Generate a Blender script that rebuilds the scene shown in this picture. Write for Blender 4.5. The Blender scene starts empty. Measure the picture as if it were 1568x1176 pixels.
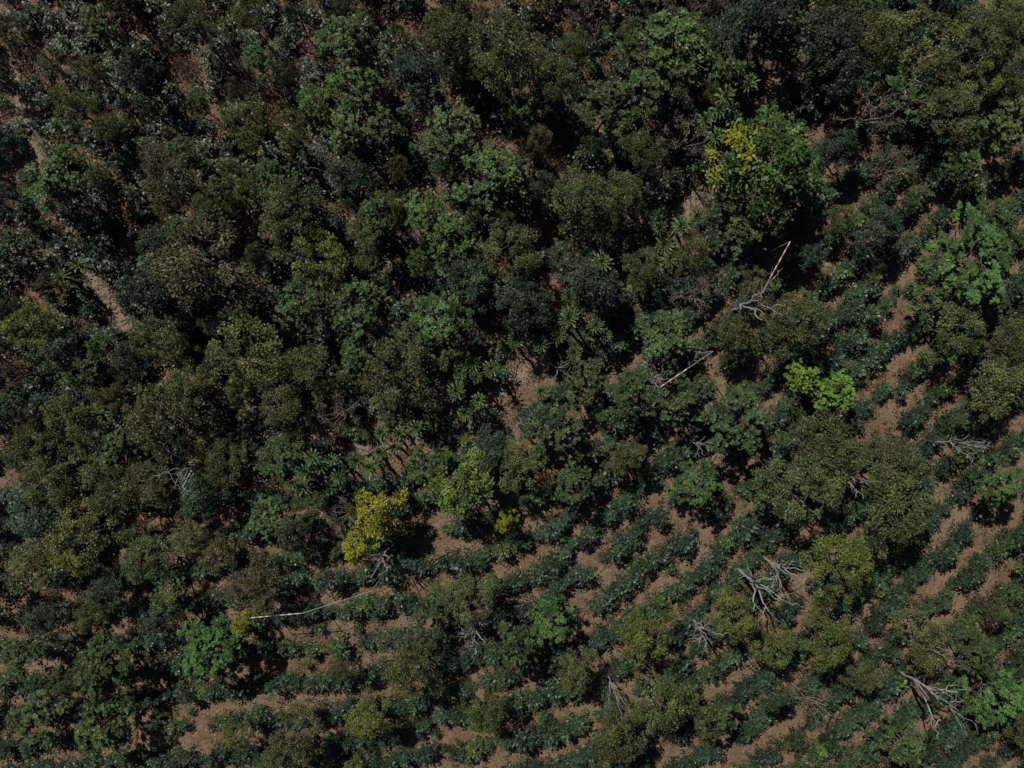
import bpy, math, numpy as np
from mathutils import Vector
rng=np.random.default_rng(11)
S=70.0/1568.0; HC=50.0
def W(u,v,h=0.0):
    k=(HC-h)/HC
    return ((u-784)*S*k,(588-v)*S*k)
def gz(x,y):
    return 0.25*np.sin(x*0.11+1.0)*np.cos(y*0.13)+0.2*np.sin(x*0.05-y*0.07)
scene=bpy.context.scene
# ---------------------------------------------------------------- materials
def newmat(name):
    m=bpy.data.materials.new(name); m.use_nodes=True
    nt=m.node_tree; nt.nodes.clear(); return m,nt,nt.nodes,nt.links
def ramp(nodes,stops):
    r=nodes.new('ShaderNodeValToRGB'); e=r.color_ramp.elements
    while len(e)<len(stops): e.new(0.5)
    for i,(p,c) in enumerate(stops): e[i].position=p; e[i].color=(*c,1)
    return r
def leaf_out(nt,colsock,rough,spec=0.35):
    n,l=nt.nodes,nt.links
    o=n.new('ShaderNodeOutputMaterial')
    if spec<=0:
        p=n.new('ShaderNodeBsdfDiffuse'); l.new(colsock,p.inputs['Color'])
    else:
        p=n.new('ShaderNodeBsdfPrincipled'); p.inputs['Roughness'].default_value=rough
        p.inputs['Specular IOR Level'].default_value=spec; l.new(colsock,p.inputs['Base Color'])
    l.new(p.outputs[0],o.inputs[0])
def mat_tree_leaf():
    m,nt,n,l=newmat('crown_leaf')
    oi=n.new('ShaderNodeObjectInfo'); a=n.new('ShaderNodeAttribute'); a.attribute_name='tint'
    h=n.new('ShaderNodeAttribute'); h.attribute_name='hue'
    vm=n.new('ShaderNodeVectorMath'); vm.operation='SCALE'
    l.new(oi.outputs['Color'],vm.inputs[0]); l.new(a.outputs['Fac'],vm.inputs['Scale'])
    mx=n.new('ShaderNodeMix'); mx.data_type='RGBA'
    l.new(h.outputs['Fac'],mx.inputs['Factor']); l.new(vm.outputs[0],mx.inputs['A'])
    mx.inputs['B'].default_value=(0.21,0.23,0.012,1)
    leaf_out(nt,mx.outputs['Result'],0.5,0.28); return m
def mat_bush():
    m,nt,n,l=newmat('coffee_leaf')
    a=n.new('ShaderNodeAttribute'); a.attribute_name='tint'
    h=n.new('ShaderNodeAttribute'); h.attribute_name='hue'
    r=ramp(n,[(0.0,(0.026,0.050,0.031)),(0.45,(0.037,0.066,0.031)),(0.75,(0.056,0.090,0.026)),(0.9,(0.10,0.13,0.03)),(1.0,(0.15,0.10,0.055))])
    l.new(h.outputs['Fac'],r.inputs[0])
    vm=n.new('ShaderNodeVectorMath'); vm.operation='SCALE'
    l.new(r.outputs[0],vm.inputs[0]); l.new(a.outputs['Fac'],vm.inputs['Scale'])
    leaf_out(nt,vm.outputs[0],0.44,0.34); return m
def mat_litter():
    m,nt,n,l=newmat('dry_leaf')
    h=n.new('ShaderNodeAttribute'); h.attribute_name='hue'
    r=ramp(n,[(0.0,(0.07,0.043,0.028)),(0.5,(0.19,0.12,0.084)),(1.0,(0.34,0.25,0.185))])
    l.new(h.outputs['Fac'],r.inputs[0]); leaf_out(nt,r.outputs[0],0.85,0.0); return m
def mat_bark(name,c1,c2):
    m,nt,n,l=newmat(name)
    tc=n.new('ShaderNodeTexCoord'); no=n.new('ShaderNodeTexNoise'); no.inputs['Scale'].default_value=9; no.inputs['Detail'].default_value=3
    l.new(tc.outputs['Object'],no.inputs['Vector'])
    r=ramp(n,[(0.35,c1),(0.65,c2)]); l.new(no.outputs['Fac'],r.inputs[0])
    leaf_out(nt,r.outputs[0],.8,0); return m
def mat_soil(name,dark,mid,light,red):
    m,nt,n,l=newmat(name)
    g=n.new('ShaderNodeNewGeometry')
    n1=n.new('ShaderNodeTexNoise'); n1.inputs['Scale'].default_value=0.35; n1.inputs['Detail'].default_value=5; n1.inputs['Roughness'].default_value=0.7
    n2=n.new('ShaderNodeTexNoise'); n2.inputs['Scale'].default_value=5; n2.inputs['Detail'].default_value=5; n2.inputs['Roughness'].default_value=0.75
    for k in (n1,n2): l.new(g.outputs['Position'],k.inputs['Vector'])
    r2=ramp(n,[(0.3,dark),(0.5,mid),(0.72,light)]); l.new(n2.outputs['Fac'],r2.inputs[0])
    r1=ramp(n,[(0.42,(0,0,0)),(0.6,(1,1,1))]); l.new(n1.outputs['Fac'],r1.inputs[0])
    mx=n.new('ShaderNodeMix'); mx.data_type='RGBA'; mx.blend_type='MULTIPLY'
    mm=n.new('ShaderNodeMath'); mm.operation='MULTIPLY'; mm.inputs[1].default_value=0.7
    l.new(r1.outputs[0],mm.inputs[0]); l.new(mm.outputs[0],mx.inputs['Factor'])
    l.new(r2.outputs[0],mx.inputs['A']); mx.inputs['B'].default_value=(*red,1)
    p=n.new('ShaderNodeBsdfDiffuse')
    b=n.new('ShaderNodeBump'); b.inputs['Strength'].default_value=0.9; b.inputs['Distance'].default_value=0.2
    l.new(n2.outputs['Fac'],b.inputs['Height']); l.new(b.outputs[0],p.inputs['Normal'])
    l.new(mx.outputs['Result'],p.inputs['Color']); o=n.new('ShaderNodeOutputMaterial'); l.new(p.outputs[0],o.inputs[0]); return m
def mat_plain(name,c,rough=0.7):
    return mat_bark(name,tuple(x*0.8 for x in c),c)
M_LEAF=mat_tree_leaf(); M_BUSH=mat_bush(); M_LIT=mat_litter()
M_BARK=mat_bark('brown_bark',(0.07,0.06,0.05),(0.17,0.145,0.12))
M_PALE=mat_bark('pale_bark',(0.2,0.185,0.17),(0.4,0.385,0.36))
M_TWIG=mat_bark('dry_twig',(0.14,0.098,0.08),(0.29,0.22,0.18))
M_SOIL=mat_soil('soil',(0.135,0.094,0.062),(0.245,0.173,0.116),(0.36,0.265,0.185),(0.72,0.63,0.55))
M_PATH=mat_soil('path_dirt',(0.21,0.155,0.11),(0.30,0.23,0.17),(0.37,0.29,0.22),(0.9,0.85,0.8))
# ---------------------------------------------------------------- mesh builder
class MB:
    def __init__(s): s.v=[];s.f=[];s.m=[];s.t=[];s.h=[];s.n=0
    def add(s,v,f,mat,t,h):
        s.v.append(v); s.f.append(f+s.n); s.m.append(np.full(len(f),mat,np.int32))
        s.t.append(np.broadcast_to(t,(len(v),)).astype(np.float32)); s.h.append(np.broadcast_to(h,(len(v),)).astype(np.float32)); s.n+=len(v)
    def arrays(s): return (np.concatenate(s.v),np.concatenate(s.f),np.concatenate(s.m),np.concatenate(s.t),np.concatenate(s.h))
    def mesh(s,name,mats):
        return mk(name,*s.arrays(),mats)
def mk(name,v,f,m,t,h,mats):
    me=bpy.data.meshes.new(name)
    me.vertices.add(len(v)); me.vertices.foreach_set('co',v.astype(np.float32).ravel())
    me.loops.add(len(f)*4); me.loops.foreach_set('vertex_index',f.astype(np.int32).ravel())
    me.polygons.add(len(f)); me.polygons.foreach_set('loop_start',np.arange(0,len(f)*4,4,dtype=np.int32))
    try: me.polygons.foreach_set('loop_total',np.full(len(f),4,np.int32))
    except Exception: pass
    me.polygons.foreach_set('material_index',m.astype(np.int32))
    for x in mats: me.materials.append(x)
    a=me.attributes.new('tint','FLOAT','POINT'); a.data.foreach_set('value',t)
    a=me.attributes.new('hue','FLOAT','POINT'); a.data.foreach_set('value',h)
    me.update(calc_edges=True); return me
def nrm(a): return a/np.maximum(np.linalg.norm(a,axis=-1,keepdims=True),1e-6)
def leaves(mb,c,d,nm,L,Wd,mat,t,h):
    d=nrm(d); s=nrm(np.cross(d,nm)); up=np.cross(s,d)
    L=np.broadcast_to(L,(len(c),))[:,None]; Wd=np.broadcast_to(Wd,(len(c),))[:,None]
    v=np.stack([c-0.5*L*d,c+0.5*Wd*s+0.05*L*d+up*0.15*Wd,c+0.5*L*d-up*0.1*L,c-0.5*Wd*s+0.05*L*d+up*0.15*Wd],1).reshape(-1,3)
    f=np.arange(len(c)*4).reshape(-1,4)
    mb.add(v,f,mat,np.repeat(np.broadcast_to(t,(len(c),)),4),np.repeat(np.broadcast_to(h,(len(c),)),4))
def tube(mb,pts,rad,mat,sides=5,t=1,h=0):
    pts=np.array(pts,float); rad=np.array(rad,float); n=len(pts)
    tg=nrm(np.gradient(pts,axis=0)); ref=np.array([0.31,0.17,0.93]) if abs(tg[0][2])<0.8 else np.array([1,0.1,0])
    a=nrm(np.cross(tg,ref)); b=np.cross(tg,a)
    th=np.linspace(0,2*math.pi,sides,endpoint=False)
    v=(pts[:,None]+rad[:,None,None]*(np.cos(th)[None,:,None]*a[:,None]+np.sin(th)[None,:,None]*b[:,None])).reshape(-1,3)
    f=[]
    for i in range(n-1):
        for j in range(sides):
            k=(j+1)%sides; f.append((i*sides+j,i*sides+k,(i+1)*sides+k,(i+1)*sides+j))
    mb.add(v,np.array(f),mat,t,h)
def bent(p0,p1,n=5,w=0.12,sag=0.0):
    p0=np.array(p0,float);p1=np.array(p1,float); L=np.linalg.norm(p1-p0)
    t=np.linspace(0,1,n)[:,None]; p=p0+(p1-p0)*t
    j=rng.normal(0,w*L*0.35,(n,3)); j[0]=0; j[-1]=0
    p=p+j; p[:,2]+=(sag*L*np.sin(t*math.pi))[:,0]
    return p
# ---------------------------------------------------------------- regions
bx=[-400,0,250,450,640,760,880,1000,1100,1180,1280,1400,1568,1900]; by=[690,695,685,695,690,640,560,470,370,280,150,30,-60,-180]
def forest(u,v): return v<np.interp(u,bx,by)
# ---------------------------------------------------------------- tree templates (R~3.2, H~7)
def woody(mb,R,H,barkmat,nl=6,rt=0.16,thick=1.0):
    top=np.array([rng.normal(0,.3),rng.normal(0,.3),H*0.5])
    tp=bent((0,0,-0.4),top,6,0.06); tube(mb,tp,np.linspace(rt,rt*0.65,6),barkmat,7)
    S_=[]
    a0=rng.uniform(0,6.28)
    for i in range(nl):
        a=a0+i*6.28/nl+rng.normal(0,.3); rr=R*rng.uniform(.5,.85)
        st=tp[rng.integers(3,6)]
        e=np.array([math.cos(a)*rr,math.sin(a)*rr,H*rng.uniform(.72,.88)])
        p=bent(st,e,7,0.12,0.08); tube(mb,p,np.linspace(rt*0.5,rt*0.14,7)*thick,barkmat,5); S_.append(p)
    e=top+np.array([0,0,H*0.42]); p=bent(top,e,5,0.1); tube(mb,p,np.linspace(rt*0.6,rt*0.15,5),barkmat,5); S_.append(p)
    return np.concatenate(S_)
def clump_centres(R,H,n,depth=0.34,sep=0.55,sig=0.2):
    out=[]; tries=0; ns=rng.integers(6,10); sub=[]
    a0=rng.uniform(0,6.28)
    for i in range(ns):
        a=a0+i*2.4; rr=R*(.12+.68*math.sqrt((i+.5)/ns))*rng.uniform(.75,1.15)
        sub.append((rr*math.cos(a),rr*math.sin(a),rng.normal(0,.45)))
    while len(out)<n and tries<5000:
        tries+=1
        s=sub[rng.integers(ns)]
        x=s[0]+rng.normal(0,sig*R); y=s[1]+rng.normal(0,sig*R); u=math.hypot(x,y)/R
        if u>1.15: continue
        z=H*(1-depth*u**2)-abs(rng.normal(0,.3))+s[2]-.25-(rng.uniform(0,1.5) if rng.random()<0.25 else 0)
        if any((x-a)**2+(y-b)**2+(z-c)**2<sep**2 for a,b,c in out): continue
        out.append((x,y,z))
    return np.array(out)
def tree(kind,seed):
    global rng
    keep=rng; rng=np.random.default_rng(seed)
    mb=MB(); R,H=3.2,7.0
    P=dict(olive=(50,.5,105,.18,.10),broad=(38,.6,0,.34,.17),dense=(50,.54,95,.25,.13),mixed=(54,.56,90,.28,.15),dry=(32,.5,30,.15,.08),bare=(0,0,0,0,0))[kind]
    n,rc,nl,L,Wd=P
    if kind=='bare':
        sk=woody(mb,R,H,0,5, 0.2,1.3)
        for i in range(13):
            s=sk[rng.integers(len(sk))]; a=math.atan2(s[1],s[0])+rng.normal(0,.8); l=rng.uniform(.8,2.2)
            e=s+np.array([math.cos(a)*l,math.sin(a)*l,rng.uniform(-.1,.9)])
            p=bent(s,e,5,.22); tube(mb,p,np.linspace(.055,.018,5),0,4)
            for q in range(2):
                s2=p[rng.integers(1,5)]; a2=a+rng.normal(0,.9); l2=rng.uniform(.4,1.0)
                tube(mb,bent(s2,s2+np.array([math.cos(a2)*l2,math.sin(a2)*l2,rng.uniform(0,.4)]),3,.2),[.023,.016,.01],0,3)
        rng=keep; return mb
    sk=woody(mb,R,H,0,8,0.17,1.15)
    C=clump_centres(R,H,n)
    for c in C:
        d=np.linalg.norm(sk-c,axis=1); s=sk[d.argmin()]
        tube(mb,bent(s,c-np.array([0,0,.15]),4,.1),[.035,.03,.022,.012],0,4)
        tt=rng.uniform(.6,1.4); hue=0.0
        if kind=='mixed' and (c[0]<-1.5+rng.normal(0,.5) or rng.random()<0.1): hue=rng.uniform(.4,.9)
        r=rc*rng.uniform(.55,1.4)
        if kind=='broad':
            k=8
            dirn=nrm(rng.normal(0,1,(k,3))+np.array([0,0,.5])); pc=c+dirn*np.array([r,r,r*.55])*rng.uniform(.5,1.15,(k,1))
            for q in range(k):
                m=9; a=np.arange(m)*2.4+rng.uniform(0,6); el=rng.uniform(-.25,.5,m)
                dd=np.stack([np.cos(a),np.sin(a),el],1)
                LL=L*rng.uniform(.7,1.1,m)
                leaves(mb,pc[q]+nrm(dd)*LL[:,None]*.5,dd,np.array([0,0,1.])+rng.normal(0,.25,(m,3)),LL,Wd*LL/L,1,tt*rng.uniform(.7,1.3,m),hue)
        else:
            m=int(nl*(r/rc)**2)
            dirn=nrm(rng.normal(0,1,(m,3))+np.array([0,0,.45])); pos=c+dirn*np.array([r,r,r*.6])*(rng.uniform(0.2,1.25,(m,1))**.7)
            dd=dirn*np.array([1,1,.4])+rng.normal(0,.5,(m,3)); nn=dirn*.5+np.array([0,0,1.0])+rng.normal(0,.35,(m,3))
            LL=L*rng.uniform(.7,1.3,m)
            leaves(mb,pos,dd,nn,LL,LL*Wd/L,1,tt*rng.uniform(.65,1.35,m),hue)
            if kind=='dry':
                for q in range(4):
                    e=c+nrm(rng.normal(0,1,3))*np.array([r,r,r*.6])*1.3
                    tube(mb,bent(c,e,3,.2),[.016,.012,.007],0,3)
    rng=keep; return mb
def yucca(seed,ns):
    global rng
    keep=rng; rng=np.random.default_rng(seed); mb=MB()
    for s in range(ns):
        a=rng.uniform(0,6.28); rr=0 if ns==1 else rng.uniform(.45,.8)
        base=np.array([math.cos(a)*.15,math.sin(a)*.15,-.2]); hh=rng.uniform(2.0,3.2)
        top=np.array([math.cos(a)*rr,math.sin(a)*rr,hh]); tube(mb,bent(base,top,5,.06),np.linspace(.11,.07,5),0,6)
        m=34; i=np.arange(m); an=i*2.399; el=np.linspace(-.35,1.25,m)+rng.normal(0,.06,m)
        d=np.stack([np.cos(an)*np.cos(el),np.sin(an)*np.cos(el),np.sin(el)],1)
        LL=rng.uniform(.5,.68,m); tt=rng.uniform(.7,1.3,m)
        c=top+d*(LL*.3)[:,None]
        leaves(mb,c,d,np.array([0,0,1.])+0*d,LL*.62,.11,1,tt,0)
        d2=d-np.array([0,0,.25]); c2=top+d*(LL*.55)[:,None]+nrm(d2)*(LL*.22)[:,None]
        leaves(mb,c2,d2,np.array([0,0,1.])+0*d,LL*.5,.09,1,tt,0)
    rng=keep; return mb
TEM={}
for kind,nv in (('olive',9),('broad',8),('dense',7),('mixed',2),('dry',4),('bare',6)):
    TEM[kind]=[tree(kind,100*len(TEM)+i).mesh('%s_crown_tree'%kind,[M_PALE if kind=='bare' else (M_TWIG if kind=='dry' else M_BARK),M_LEAF]) for i in range(nv)]
TEM['yucca']=[yucca(900+i,n).mesh('yucca_mesh',[M_BARK,M_LEAF]) for i,n in enumerate((1,1,1,2))]
COL=dict(O=(0.074,0.090,0.029),W=(0.078,0.081,0.034),G=(0.049,0.084,0.026),B=(0.057,0.110,0.026),L=(0.105,0.205,0.018),Y=(0.24,0.24,0.014),
         D=(0.035,0.059,0.033),E=(0.10,0.106,0.062),V=(0.090,0.114,0.023),M=(0.060,0.110,0.023),R=(0.12,0.09,0.058),N=(0.086,0.120,0.02))
KIND=dict(O='olive',W='olive',G='broad',B='broad',L='broad',Y='dense',D='dense',E='dry',V='olive',M='mixed',R='dry',X='bare',P='yucca',N='dense')
NAME=dict(olive='shade_tree',broad='broadleaf_tree',dense='dense_leaf_tree',mixed='yellowing_tree',dry='dry_tree',bare='bare_tree',yucca='yucca_plant')
def place(u,v,r,c,h=None,col=None):
    kind=KIND[c]
    if kind=='yucca':
        h=h or 2.6; x,y=W(u,v,h); sc=r/17.0; sz=h/2.8
    else:
        inf=forest(u,v+15)
        h=h or ((3.3 if inf else 2.5)+r*S*(1.25 if inf else 1.1)); k=(HC-h)/HC; x,y=W(u,v,h*0.92); sc=r*S*k/3.25; sz=h/7.0
    me=TEM[kind][rng.integers(len(TEM[kind]))]
    nm='yellow_leaf_tree' if c=='Y' else ('lime_green_tree' if c=='L' else NAME[kind])
    ob=bpy.data.objects.new(nm,me); scene.collection.objects.link(ob)
    ob.location=(x,y,float(gz(x,y))); ob.scale=(sc,sc*rng.uniform(.85,1.12),sz); 
    ob.rotation_euler=(0,0,rng.uniform(0,6.28) if kind!='mixed' else rng.uniform(-.5,.3))
    cc=np.array(col or COL.get(c,(0.05,0.11,0.035)))*rng.uniform(.72,1.2)*(1+rng.normal(0,.05,3))
    ob.color=(*np.clip(cc,0,1),1)
    return ob
T="""1180 2 66 D;1290 40 55 D;1125 35 48 D;1045 55 68 B;1115 95 38 B;1185 240 84 M;1232 262 50 B;1345 155 58 E;1440 55 78 O;1465 160 62 O;1525 50 60 O;1556 185 45 B
1062 195 48 E;885 300 58 O;955 290 45 O;745 265 58 B;690 195 50 G;770 55 78 O;690 45 50 O;640 105 50 D;520 50 45 G;535 120 48 B;300 395 86 W;240 265 52 W;345 275 45 O
430 320 60 O;485 390 56 V;200 445 50 D;225 525 50 O;370 545 66 O;460 560 48 O;540 470 52 G;518 632 48 E;600 575 62 O;655 325 46 B;685 365 40 B;570 335 42 G;800 465 50 D
660 490 52 B;720 430 42 D;905 425 50 D;780 375 52 O;795 715 46 O;850 655 50 G;705 740 58 N;650 715 34 B;575 788 44 Y;543 838 28 Y;776 803 20 Y;520 795 30 E;366 957 20 Y;315 1000 54 B
620 1025 56 O;718 925 50 O;842 958 38 B;792 1000 44 G;990 985 52 V;1020 1085 62 O;880 1035 40 O;1130 950 46 V;1070 445 42 E;1065 385 36 O;1025 510 46 G;1220 495 58 O;1125 510 36 O
1045 610 48 G;1125 650 58 G;1275 680 66 O;1235 755 70 O;1300 870 62 V;1385 780 76 O;1365 715 64 O;1272 985 48 V;1195 1000 38 V;1232 580 32 L;1282 602 34 L;1480 500 60 O;1540 590 56 O
1560 530 46 O;1505 400 72 B;1425 990 50 O;1440 440 38 G;1350 345 38 D;1250 1085 44 R;1540 1080 50 B;1545 745 38 G;60 740 56 O;100 830 62 V;155 755 56 O;150 1030 52 G;90 640 54 O
220 645 62 O;275 600 48 O;330 715 48 O;380 905 52 W;325 855 38 W;280 825 42 O;425 625 46 O;150 905 30 D;45 1105 40 G;145 1130 46 G;440 1150 50 O;560 1105 42 V;1100 1110 38 G
950 1140 54 O;20 500 44 V;60 545 40 D;60 270 46 G;1390 1145 38 G;1330 1040 32 O;1500 1010 34 G;740 1100 38 O;660 940 30 G;1070 740 40 G;960 610 42 G;900 580 40 G
1380 250 42 E;1480 250 34 B;1530 330 32 G;30 880 50 O;930 150 46 G;850 110 46 O;1000 130 44 G;1150 345 42 G;1180 760 30 G;60 960 36 D
1310 95 44 D;1400 130 46 G;1500 120 46 V;1555 110 44 O;1300 220 34 D;1545 20 50 O;1360 50 46 O;40 800 48 D;215 740 44 W;290 760 40 D;420 700 44 G;20 690 50 O;170 690 44 G;210 860 42 O
880 740 36 G;960 700 32 O;750 690 40 D;1160 430 28 O;1290 330 26 O;1250 390 26 D;440 820 32 D;1540 940 26 O;130 940 36 O;400 800 32 G;250 915 32 G;470 775 28 O;90 1050 26 O;360 1130 30 O;230 960 28 D;20 1010 32 G;520 1030 24 O;1190 1080 26 D"""
for ln in T.replace('\n',';').split(';'):
    a=ln.split()
    if len(a)==4: place(float(a[0]),float(a[1]),float(a[2]),a[3])
for u,v,r in ((1172,462,48),(1182,915,52),(727,985,34),(1092,985,30),(1465,1092,48),(1505,688,32),(793,655,26),(627,354,16),(672,38,28),(918,38,28),(1332,742,30),(862,566,28),(250,725,46),(946,1082,22),(577,868,30),(1215,885,34),(948,652,20),(1012,580,24),(1080,680,22),(1450,1010,26),(480,510,26),(1400,120,30),(1040,490,24),(490,240,34),(890,300,20)):
    place(u,v,r,'X',h=3.8+r*S*1.8)
for u,v in ((995,415),(1040,350),(1022,372),(1100,170),(1120,185),(1160,190),(1185,182),(1175,168),(910,500),(885,470),(880,540),(620,640),(690,560),(650,612),(470,722),(495,712),(700,600),(790,520),(845,520),(920,405),(550,705),(590,690),(305,560),(450,740),(500,750),(925,515),(870,455),(960,575),(735,560),(690,540),(640,655),(570,715),(1015,345),(1060,335),(1110,150),(1090,190),(100,400),(1145,130),(870,490),(660,590),(1030,395),(720,625),(830,600),(480,700),(520,730),(465,745),(75,420),(720,580),(600,665)):
    place(u,v,rng.uniform(15,22),'P',h=rng.uniform(2.8,4.4),col=(0.07,0.115,0.036))
PATHP=np.array([(1235,40),(1200,115),(1165,160),(1115,225),(1070,290),(1035,345),(985,395),(930,440),(880,490),(840,540),(795,580),(740,620),(680,655),(610,682),(545,690),(485,668),(420,640),(330,600),(250,560),(185,500),(150,445),(100,350),(60,260),(20,120),(0,-40)],float)
def resample(P,step):
    for _ in range(3):
        Q=[P[0]]
        for a,b in zip(P[:-1],P[1:]): Q+= [a*.75+b*.25,a*.25+b*.75]
        Q.append(P[-1]); P=np.array(Q)
    d=np.r_[0,np.cumsum(np.linalg.norm(np.diff(P,axis=0),axis=1))]; t=np.arange(0,d[-1],step)
    return np.stack([np.interp(t,d,P[:,0]),np.interp(t,d,P[:,1])],1)
PP=resample(PATHP,12.0)
CLEAR=[(1065,300,26),(805,572,38),(772,602,26),(615,680,24),(480,668,24),(150,450,22),(172,490,20),(100,348,20),(935,440,22),(1170,145,26),(1208,112,34),(1045,325,18),(755,490,16),(1120,215,14),(1085,260,14),(765,500,14)]
def clearance(u,v):
    dp=np.min(np.hypot(PP[:,0]-u,PP[:,1]-v)); 
    if dp<11: return True
    return any(math.hypot(u-a,v-b)<r for a,b,r in CLEAR)
pts=[]
def fillrand(n,dmin,test,kinds,probs,r0,r1):
    c=0;tries=0
    while c<n and tries<n*60:
        tries+=1
        u=rng.uniform(-260,1830); v=rng.uniform(-240,1420)
        if not test(u,v) or any(math.hypot(u-a,v-b)<r+30 or math.hypot(u-a+28,v-b+38)<r+18 for a,b,r in CLEAR): continue
        if any((u-a)**2+(v-b)**2<dmin*dmin for a,b in pts): continue
        pts.append((u,v)); c+=1
        k=kinds[rng.choice(len(kinds),p=probs)]
        place(u,v,rng.uniform(r0,r1),k)
fillrand(225,48,lambda u,v: forest(u,v+40),list('OWGDERBV'),[.28,.10,.22,.14,.09,.09,.04,.04],15,42)
inside=lambda u,v:-30<u<1600 and -30<v<1206
fillrand(50,120,lambda u,v: (not forest(u,v)) and not inside(u,v),list('OGDV'),[.4,.3,.15,.15],35,55)
# ---------------------------------------------------------------- coffee bushes
def bush(seed,dry=False):
    global rng
    keep=rng; rng=np.random.default_rng(seed); mb=MB()
    nb=26; 
    for i in range(nb):
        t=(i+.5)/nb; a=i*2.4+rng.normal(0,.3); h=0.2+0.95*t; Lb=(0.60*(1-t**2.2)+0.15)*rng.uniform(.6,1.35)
        el=rng.uniform(-.15,.35)+.5*t; d=np.array([math.cos(a)*math.cos(el),math.sin(a)*math.cos(el),math.sin(el)])
        k=5; s=np.linspace(.25,1,k); p=np.array([0,0,h])+d*(Lb*s)[:,None]; p[:,2]-=.12*s**2
        side=nrm(np.cross(d,[0,0,1.]))
        for sg in (-1,1):
            dd=side*sg+d*.55+rng.normal(0,.22,(k,3)); LL=rng.uniform(.14,.24,k)
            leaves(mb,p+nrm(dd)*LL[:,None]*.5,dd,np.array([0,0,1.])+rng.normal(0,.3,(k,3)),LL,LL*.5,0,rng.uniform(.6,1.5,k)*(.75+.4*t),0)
    A=mb.arrays(); rng=keep; return A
def brush(seed):
    global rng
    keep=rng; rng=np.random.default_rng(seed); mb=MB()
    for i in range(16):
        a=rng.uniform(0,6.28); l=rng.uniform(.5,1.1); el=rng.uniform(.3,1.2)
        e=np.array([math.cos(a)*math.cos(el)*l,math.sin(a)*math.cos(el)*l,math.sin(el)*l])
        p=bent((0,0,0),e,4,.2); tube(mb,p,[.016,.013,.01,.006],0,3)
        k=5; c=p[rng.integers(1,4,k)]+rng.normal(0,.08,(k,3)); L=rng.uniform(.08,.18,k)
        leaves(mb,c,rng.normal(0,1,(k,3)),np.array([0,0,1.])+rng.normal(0,.4,(k,3)),L,L*.5,1,1,rng.uniform(.2,.7))
    A=mb.arrays(); rng=keep; return A
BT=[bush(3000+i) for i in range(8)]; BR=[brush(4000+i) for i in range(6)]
def scatter(name,P,TT,mats,hj=.07):
    vs=[];fs=[];ts=[];hs=[];ms=[];n=0
    for x,y,sc,hue,ti in P:
        v,f,m,t,h=TT[rng.integers(len(TT))]
        a=rng.uniform(0,6.28); ca,sa=math.cos(a)*sc,math.sin(a)*sc
        w=np.empty_like(v); w[:,0]=v[:,0]*ca-v[:,1]*sa+x; w[:,1]=v[:,0]*sa+v[:,1]*ca+y; w[:,2]=v[:,2]*sc*rng.uniform(.8,1.25)+float(gz(x,y))
        vs.append(w);fs.append(f+n);ts.append(t*ti);n+=len(v);ms.append(m)
        hs.append(np.repeat(np.clip(hue+rng.normal(0,hj,len(v)//4),0,1),4) if hue is not None else h)
    f=np.concatenate(fs)
    me=mk(name,np.concatenate(vs),f,np.concatenate(ms),np.concatenate(ts).astype(np.float32),np.concatenate(hs).astype(np.float32),mats)
    ob=bpy.data.objects.new(name,me); scene.collection.objects.link(ob); return ob
REF=np.array([(-420,985),(-200,965),(0,945),(200,928),(400,905),(560,885),(700,862),(800,828),(880,775),(960,705),(1050,622),(1160,522),(1300,398),(1450,270),(1600,140),(1800,-40)],float)
RF=resample(REF,5.0)
tg=nrm(np.gradient(RF,axis=0)); NRM=np.stack([-tg[:,1],tg[:,0]],1)
SP=48.0
def sm(u,v,ph=0): return math.sin(u*.013+ph)*math.cos(v*.017+ph*2)+.5*math.sin(u*.041+v*.03+ph)
nb=0
for k in range(-7,24):
    off=k*SP; Q=RF+NRM*off
    if k<0:
        ok=np.array([np.min(np.hypot(RF[:,0]-q[0],RF[:,1]-q[1]))>abs(off)*.985 for q in Q]); Q=Q[ok]
    d=np.r_[0,np.cumsum(np.linalg.norm(np.diff(Q,axis=0),axis=1))]
    t=18*rng.random(); P=[]
    while t<d[-1]:
        u=np.interp(t,d,Q[:,0]); v=np.interp(t,d,Q[:,1]); t+=rng.uniform(10.5,16)
        if rng.random()<.045: t+=rng.uniform(10,32)
        if not(-260<u<1830 and -240<v<1420): continue
        if forest(u,v) or clearance(u,v): continue
        wob=6*math.sin(t*.011+k*.9)+3*math.sin(t*.04+k)+2*math.sin(t*.11+k*3)
        u+=rng.normal(0,2.6)+wob*.6; v+=rng.normal(0,2.6)+wob
        x,y=W(u,v,.6)
        n_=sm(u,v,1.3)
        hue=np.clip(.22+.2*n_+rng.normal(0,.17)+(.10 if u>1200 else 0),0,.86)
        P.append((x,y,rng.choice([rng.uniform(.82,1.12),rng.uniform(.42,.8),rng.uniform(1.12,1.4)],p=[.72,.19,.09]),hue,rng.uniform(.55,1.3)))
        if rng.random()<.13:
            P.append((x+rng.normal(0,.6),y+rng.normal(0,.6),rng.uniform(.35,.75),np.clip(hue+.25,0,.88),rng.uniform(.7,1.3)))
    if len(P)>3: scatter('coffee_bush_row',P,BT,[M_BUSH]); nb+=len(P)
P=[];D=[]
st=20
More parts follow.
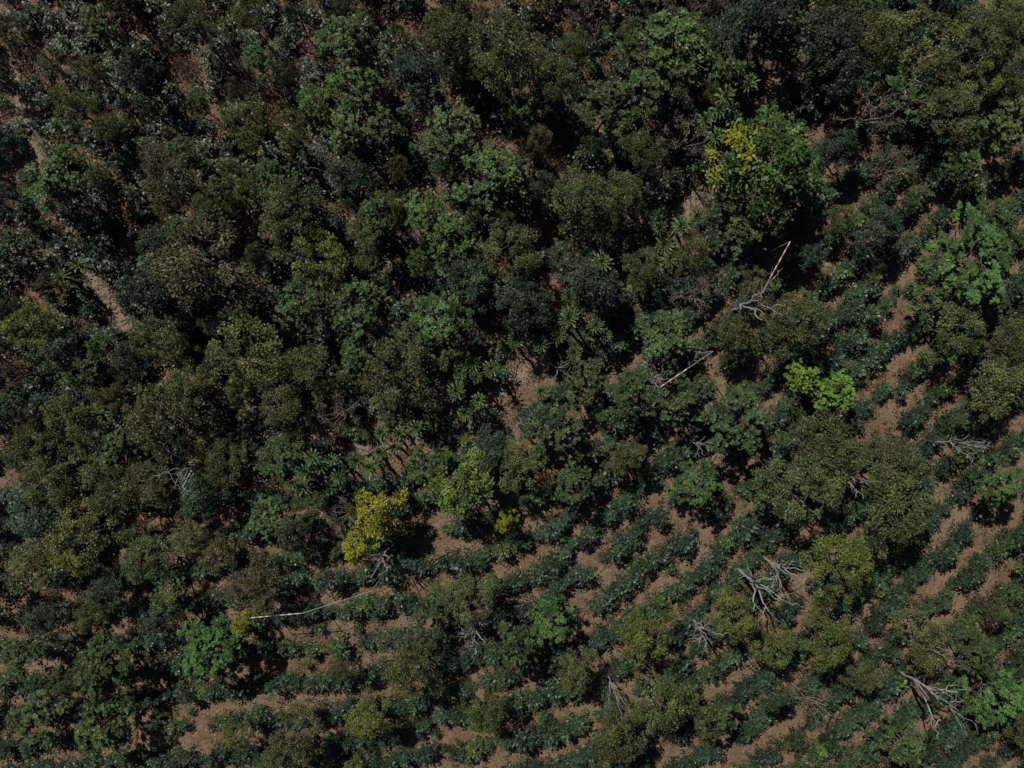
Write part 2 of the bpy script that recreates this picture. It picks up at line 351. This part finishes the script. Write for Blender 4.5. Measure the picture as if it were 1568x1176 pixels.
for iu in np.arange(-250,1830,st):
    for iv in np.arange(-230,760,st):
        u=iu+rng.normal(0,8); v=iv+rng.normal(0,8)
        if not forest(u,v) or clearance(u,v): continue
        n_=sm(u*1.3,v*1.4,.4)
        dryness=.12+.30*(v<350 and u<900)+.14*(n_>.3)
        x,y=W(u,v,.6)
        if rng.random()<dryness:
            D.append((x,y,rng.uniform(.8,1.5),None,1)); continue
        if rng.random()<.06: continue
        hue=np.clip(.45+.25*n_+rng.normal(0,.18),0,.88)
        if rng.random()<.04: hue=.97
        P.append((x,y,rng.uniform(.5,1.45),hue,rng.uniform(.38,.95)))
scatter('understory_shrubs',P,BT,[M_BUSH]); scatter('dry_brush',D,BR,[M_TWIG,M_LIT]); nb+=len(P)
print('bushes',nb)
# ---------------------------------------------------------------- litter + weeds
def litter():
    mb=MB(); n=90000
    u=rng.uniform(-250,1830,n); v=rng.uniform(-230,1400,n); f=v<np.interp(u,bx,by)
    keep=f|(rng.random(n)<.4); u=u[keep];v=v[keep]; n=len(u)
    x=(u-784)*S; y=(588-v)*S; z=gz(x,y)+.03+rng.uniform(0,.05,n)
    a=rng.uniform(0,6.28,n); d=np.stack([np.cos(a),np.sin(a),rng.normal(0,.25,n)],1)
    L=rng.uniform(.07,.2,n); leaves(mb,np.stack([x,y,z],1),d,np.array([0,0,1.])+rng.normal(0,.3,(n,3)),L,L*.5,0,1,rng.random(n))
    ob=bpy.data.objects.new('leaf_litter',mb.mesh('leaf_litter',[M_LIT])); scene.collection.objects.link(ob)
    mb=MB(); n=4200; u=rng.uniform(-250,1830,n); v=rng.uniform(-230,1400,n)
    x=(u-784)*S; y=(588-v)*S; m=12
    x=np.repeat(x,m);y=np.repeat(y,m); r=np.repeat(rng.uniform(.1,.38,n),m); a=rng.uniform(0,6.28,n*m)
    q=rng.uniform(.2,1,n*m)*r; px=x+np.cos(a)*q; py=y+np.sin(a)*q; pz=gz(px,py)+rng.uniform(.04,.25,n*m)
    d=np.stack([np.cos(a),np.sin(a),rng.uniform(0,.8,n*m)],1)
    L=rng.uniform(.1,.22,n*m); leaves(mb,np.stack([px,py,pz],1),d,np.array([0,0,1.])+rng.normal(0,.2,(n*m,3)),L,L*.3,0,rng.uniform(.7,1.3,n*m),rng.uniform(.3,.85,n*m))
    ob=bpy.data.objects.new('weeds',mb.mesh('weeds',[M_BUSH])); scene.collection.objects.link(ob)
litter()
mb=MB()
for i in range(700):
    u=rng.uniform(-200,1780); v=rng.uniform(-200,1350)
    if not forest(u,v) and rng.random()<.6: continue
    x,y=W(u,v); z=float(gz(x,y)); a=rng.uniform(0,6.28); l=rng.uniform(.4,1.8)
    p=bent((x,y,z+.05),(x+math.cos(a)*l,y+math.sin(a)*l,z+rng.uniform(.05,.7)),4,.15); tube(mb,p,[.028,.022,.016,.008],0,3)
ob=bpy.data.objects.new('fallen_twigs',mb.mesh('fallen_twigs',[M_PALE])); scene.collection.objects.link(ob)
# ---------------------------------------------------------------- ground & path
core=np.linspace(-60,60,121); g=np.unique(np.r_[np.linspace(-900,-60,60),core,np.linspace(60,900,60)])
X,Y=np.meshgrid(g,g); v=np.stack([X,Y,gz(X,Y)],-1).reshape(-1,3); m=len(g)
i=np.arange(m*m).reshape(m,m); f=np.stack([i[:-1,:-1],i[:-1,1:],i[1:,1:],i[1:,:-1]],-1).reshape(-1,4)
me=mk('ground',v,f,np.zeros(len(f)),np.ones(len(v),np.float32),np.zeros(len(v),np.float32),[M_SOIL])
scene.collection.objects.link(bpy.data.objects.new('ground',me))
q=PP.copy(); tg=nrm(np.gradient(q,axis=0)); nn=np.stack([-tg[:,1],tg[:,0]],1)
cols=5; V=[]
for i_ in range(len(q)):
    w=24+6*math.sin(i_*.5)+rng.normal(0,2)
    for c in range(cols):
        o=(c/(cols-1)-.5)*w; u_,v_=q[i_]+nn[i_]*o; x,y=W(u_,v_); V.append((x,y,float(gz(x,y))+.035-(.05 if c in(0,cols-1) else 0)))
V=np.array(V); i=np.arange(len(V)).reshape(-1,cols); f=np.stack([i[:-1,:-1],i[:-1,1:],i[1:,1:],i[1:,:-1]],-1).reshape(-1,4)
me=mk('dirt_path',V,f,np.zeros(len(f)),np.ones(len(V),np.float32),np.zeros(len(V),np.float32),[M_PATH])
scene.collection.objects.link(bpy.data.objects.new('dirt_path',me))
# ---------------------------------------------------------------- striped poles
M_WHITE=mat_plain('white_paint',(0.6,0.58,0.56)); M_RED=mat_plain('faded_red_paint',(0.42,0.2,0.17)); M_DK=mat_plain('grey_wood',(0.3,0.3,0.3))
def pole(p0,p1,h0,h1,frac):
    x0,y0=W(*p0,h0);x1,y1=W(*p1,h1); a=np.array([x0,y0,h0]);b=np.array([x1,y1,h1]); mb=MB()
    N=14
    for s in range(N):
        t0,t1=s/N,(s+1)/N; P_=[a+(b-a)*t0,a+(b-a)*t1]
        if s/N<frac: tube(mb,P_,[.035,.035],s%2,8)
        else: tube(mb,P_,[.02,.02],2,6)
    tube(mb,[a-np.array([0,0,h0]),a],[.04,.03],2,8)
    tube(mb,[b-np.array([0,0,h1]),b],[.04,.03],2,8)
    scene.collection.objects.link(bpy.data.objects.new('striped_pole',mb.mesh('striped_pole',[M_WHITE,M_RED,M_DK])))
pole((385,946),(463,939),3.4,3.6,1.0); pole((570,905),(463,939),3.8,3.6,0)
pole((1210,370),(1163,455),5.5,5.0,.6); pole((1012,592),(1092,538),5.2,5.6,.45)
# ---------------------------------------------------------------- person on the path
def person(u,v):
    x,y=W(u,v,.9); z=float(gz(x,y))+.035
    root=bpy.data.objects.new('person',None); scene.collection.objects.link(root); root.location=(x,y,z); root.rotation_euler=(0,0,2.2)
    def skin(name,vs,es,rs,mat):
        me=bpy.data.meshes.new(name); me.from_pydata(vs,es,[]); o=bpy.data.objects.new(name,me); scene.collection.objects.link(o)
        o.parent=root; sk=o.modifiers.new('s','SKIN'); su=o.modifiers.new('u','SUBSURF'); su.levels=su.render_levels=2
        for i,r in enumerate(rs): me.skin_vertices[0].data[i].radius=(r,r*(.75 if name=='shirt' and i<3 else 1))
        me.skin_vertices[0].data[0].use_root=True
        me.materials.append(mat)
    sk_=mat_plain('skin',(0.28,0.16,0.1)); sh=mat_plain('light_blue_shirt',(0.35,0.45,0.62)); tr=mat_plain('dark_trousers',(0.05,0.06,0.09)); hat=mat_plain('straw_hat',(0.5,0.42,0.28))
    skin('trousers',[(0,0,.95),(.1,0,.88),(.11,.12,.5),(.11,.0,.1),(-.1,0,.88),(-.11,-.05,.5),(-.11,-.15,.1)],[(0,1),(1,2),(2,3),(0,4),(4,5),(5,6)],[.14,.11,.08,.06,.11,.08,.06],tr)
    skin('shoes',[(0.11,-.04,.05),(.11,.15,.04)],[(0,1)],[.05,.045],tr); skin('shoe_2',[(-.11,-.19,.05),(-.11,0,.04)],[(0,1)],[.05,.045],tr)
    skin('shirt',[(0,0,.95),(0,0,1.15),(0,.02,1.38),(.2,.02,1.42),(.27,.02,1.15),(-.2,.02,1.42),(-.27,.05,1.15)],[(0,1),(1,2),(2,3),(3,4),(2,5),(5,6)],[.15,.16,.16,.07,.055,.07,.055],sh)
    for s in (1,-1):
        skin('forearm',[(s*.27,.04,1.15),(s*.25,.22,.98)],[(0,1)],[.04,.03],sk_)
        skin('hand',[(s*.25,.22,.98),(s*.25,.29,.95),(s*.25-.03,.37,.93),(s*.25-.01,.39,.93),(s*.25+.01,.385,.93),(s*.25+.03,.365,.93),(s*.25-s*.05,.29,.94)],[(0,1),(1,2),(1,3),(1,4),(1,5),(0,6)],[.03,.035,.009,.009,.009,.008,.01],sk_)
    skin('head',[(0,.02,1.4),(0,.03,1.5),(0,.05,1.58),(0,.05,1.68),(0,.15,1.6)],[(0,1),(1,2),(2,3),(2,4)],[.055,.055,.09,.085,.02],sk_)
    mb=MB(); 
    prof=[(.24,1.66),(.2,1.665),(.1,1.68),(.095,1.75),(.07,1.79),(.005,1.8)]
    tube(mb,[(0,.05,p[1]) for p in prof],[p[0] for p in prof],0,20)
    h=bpy.data.objects.new('hat',mb.mesh('hat',[hat])); scene.collection.objects.link(h); h.parent=root
person(1215,120)
# ---------------------------------------------------------------- light, world, camera
el=math.radians(50); sd=np.array([-0.6,0.8])
sun=bpy.data.lights.new('sun','SUN'); sun.energy=4.0; sun.angle=math.radians(.5); sun.color=(1,.95,.86)
so=bpy.data.objects.new('sun',sun); scene.collection.objects.link(so)
dv=Vector((-sd[0]*math.cos(el),-sd[1]*math.cos(el),-math.sin(el))); so.rotation_euler=dv.to_track_quat('-Z','Y').to_euler(); so.location=(-40,50,70)
w=bpy.data.worlds.new('World'); scene.world=w; w.use_nodes=True; nt=w.node_tree
sky=nt.nodes.new('ShaderNodeTexSky'); sky.sky_type='NISHITA'; sky.sun_disc=False; sky.sun_elevation=el; sky.sun_rotation=math.atan2(sd[0],sd[1])
sky.air_density=0.45; sky.dust_density=0.4; sky.ozone_density=0.4
bg=nt.nodes['Background']; bg.inputs['Strength'].default_value=.05; nt.links.new(sky.outputs[0],bg.inputs[0])
cam=bpy.data.cameras.new('camera'); cam.sensor_width=36; cam.lens=36*HC/70.0; cam.clip_end=3000
co=bpy.data.objects.new('camera',cam); scene.collection.objects.link(co); co.location=(0,0,HC); co.rotation_euler=(0,0,0); scene.camera=co
scene.view_settings.view_transform='Standard'; scene.view_settings.look='None'; scene.view_settings.exposure=0
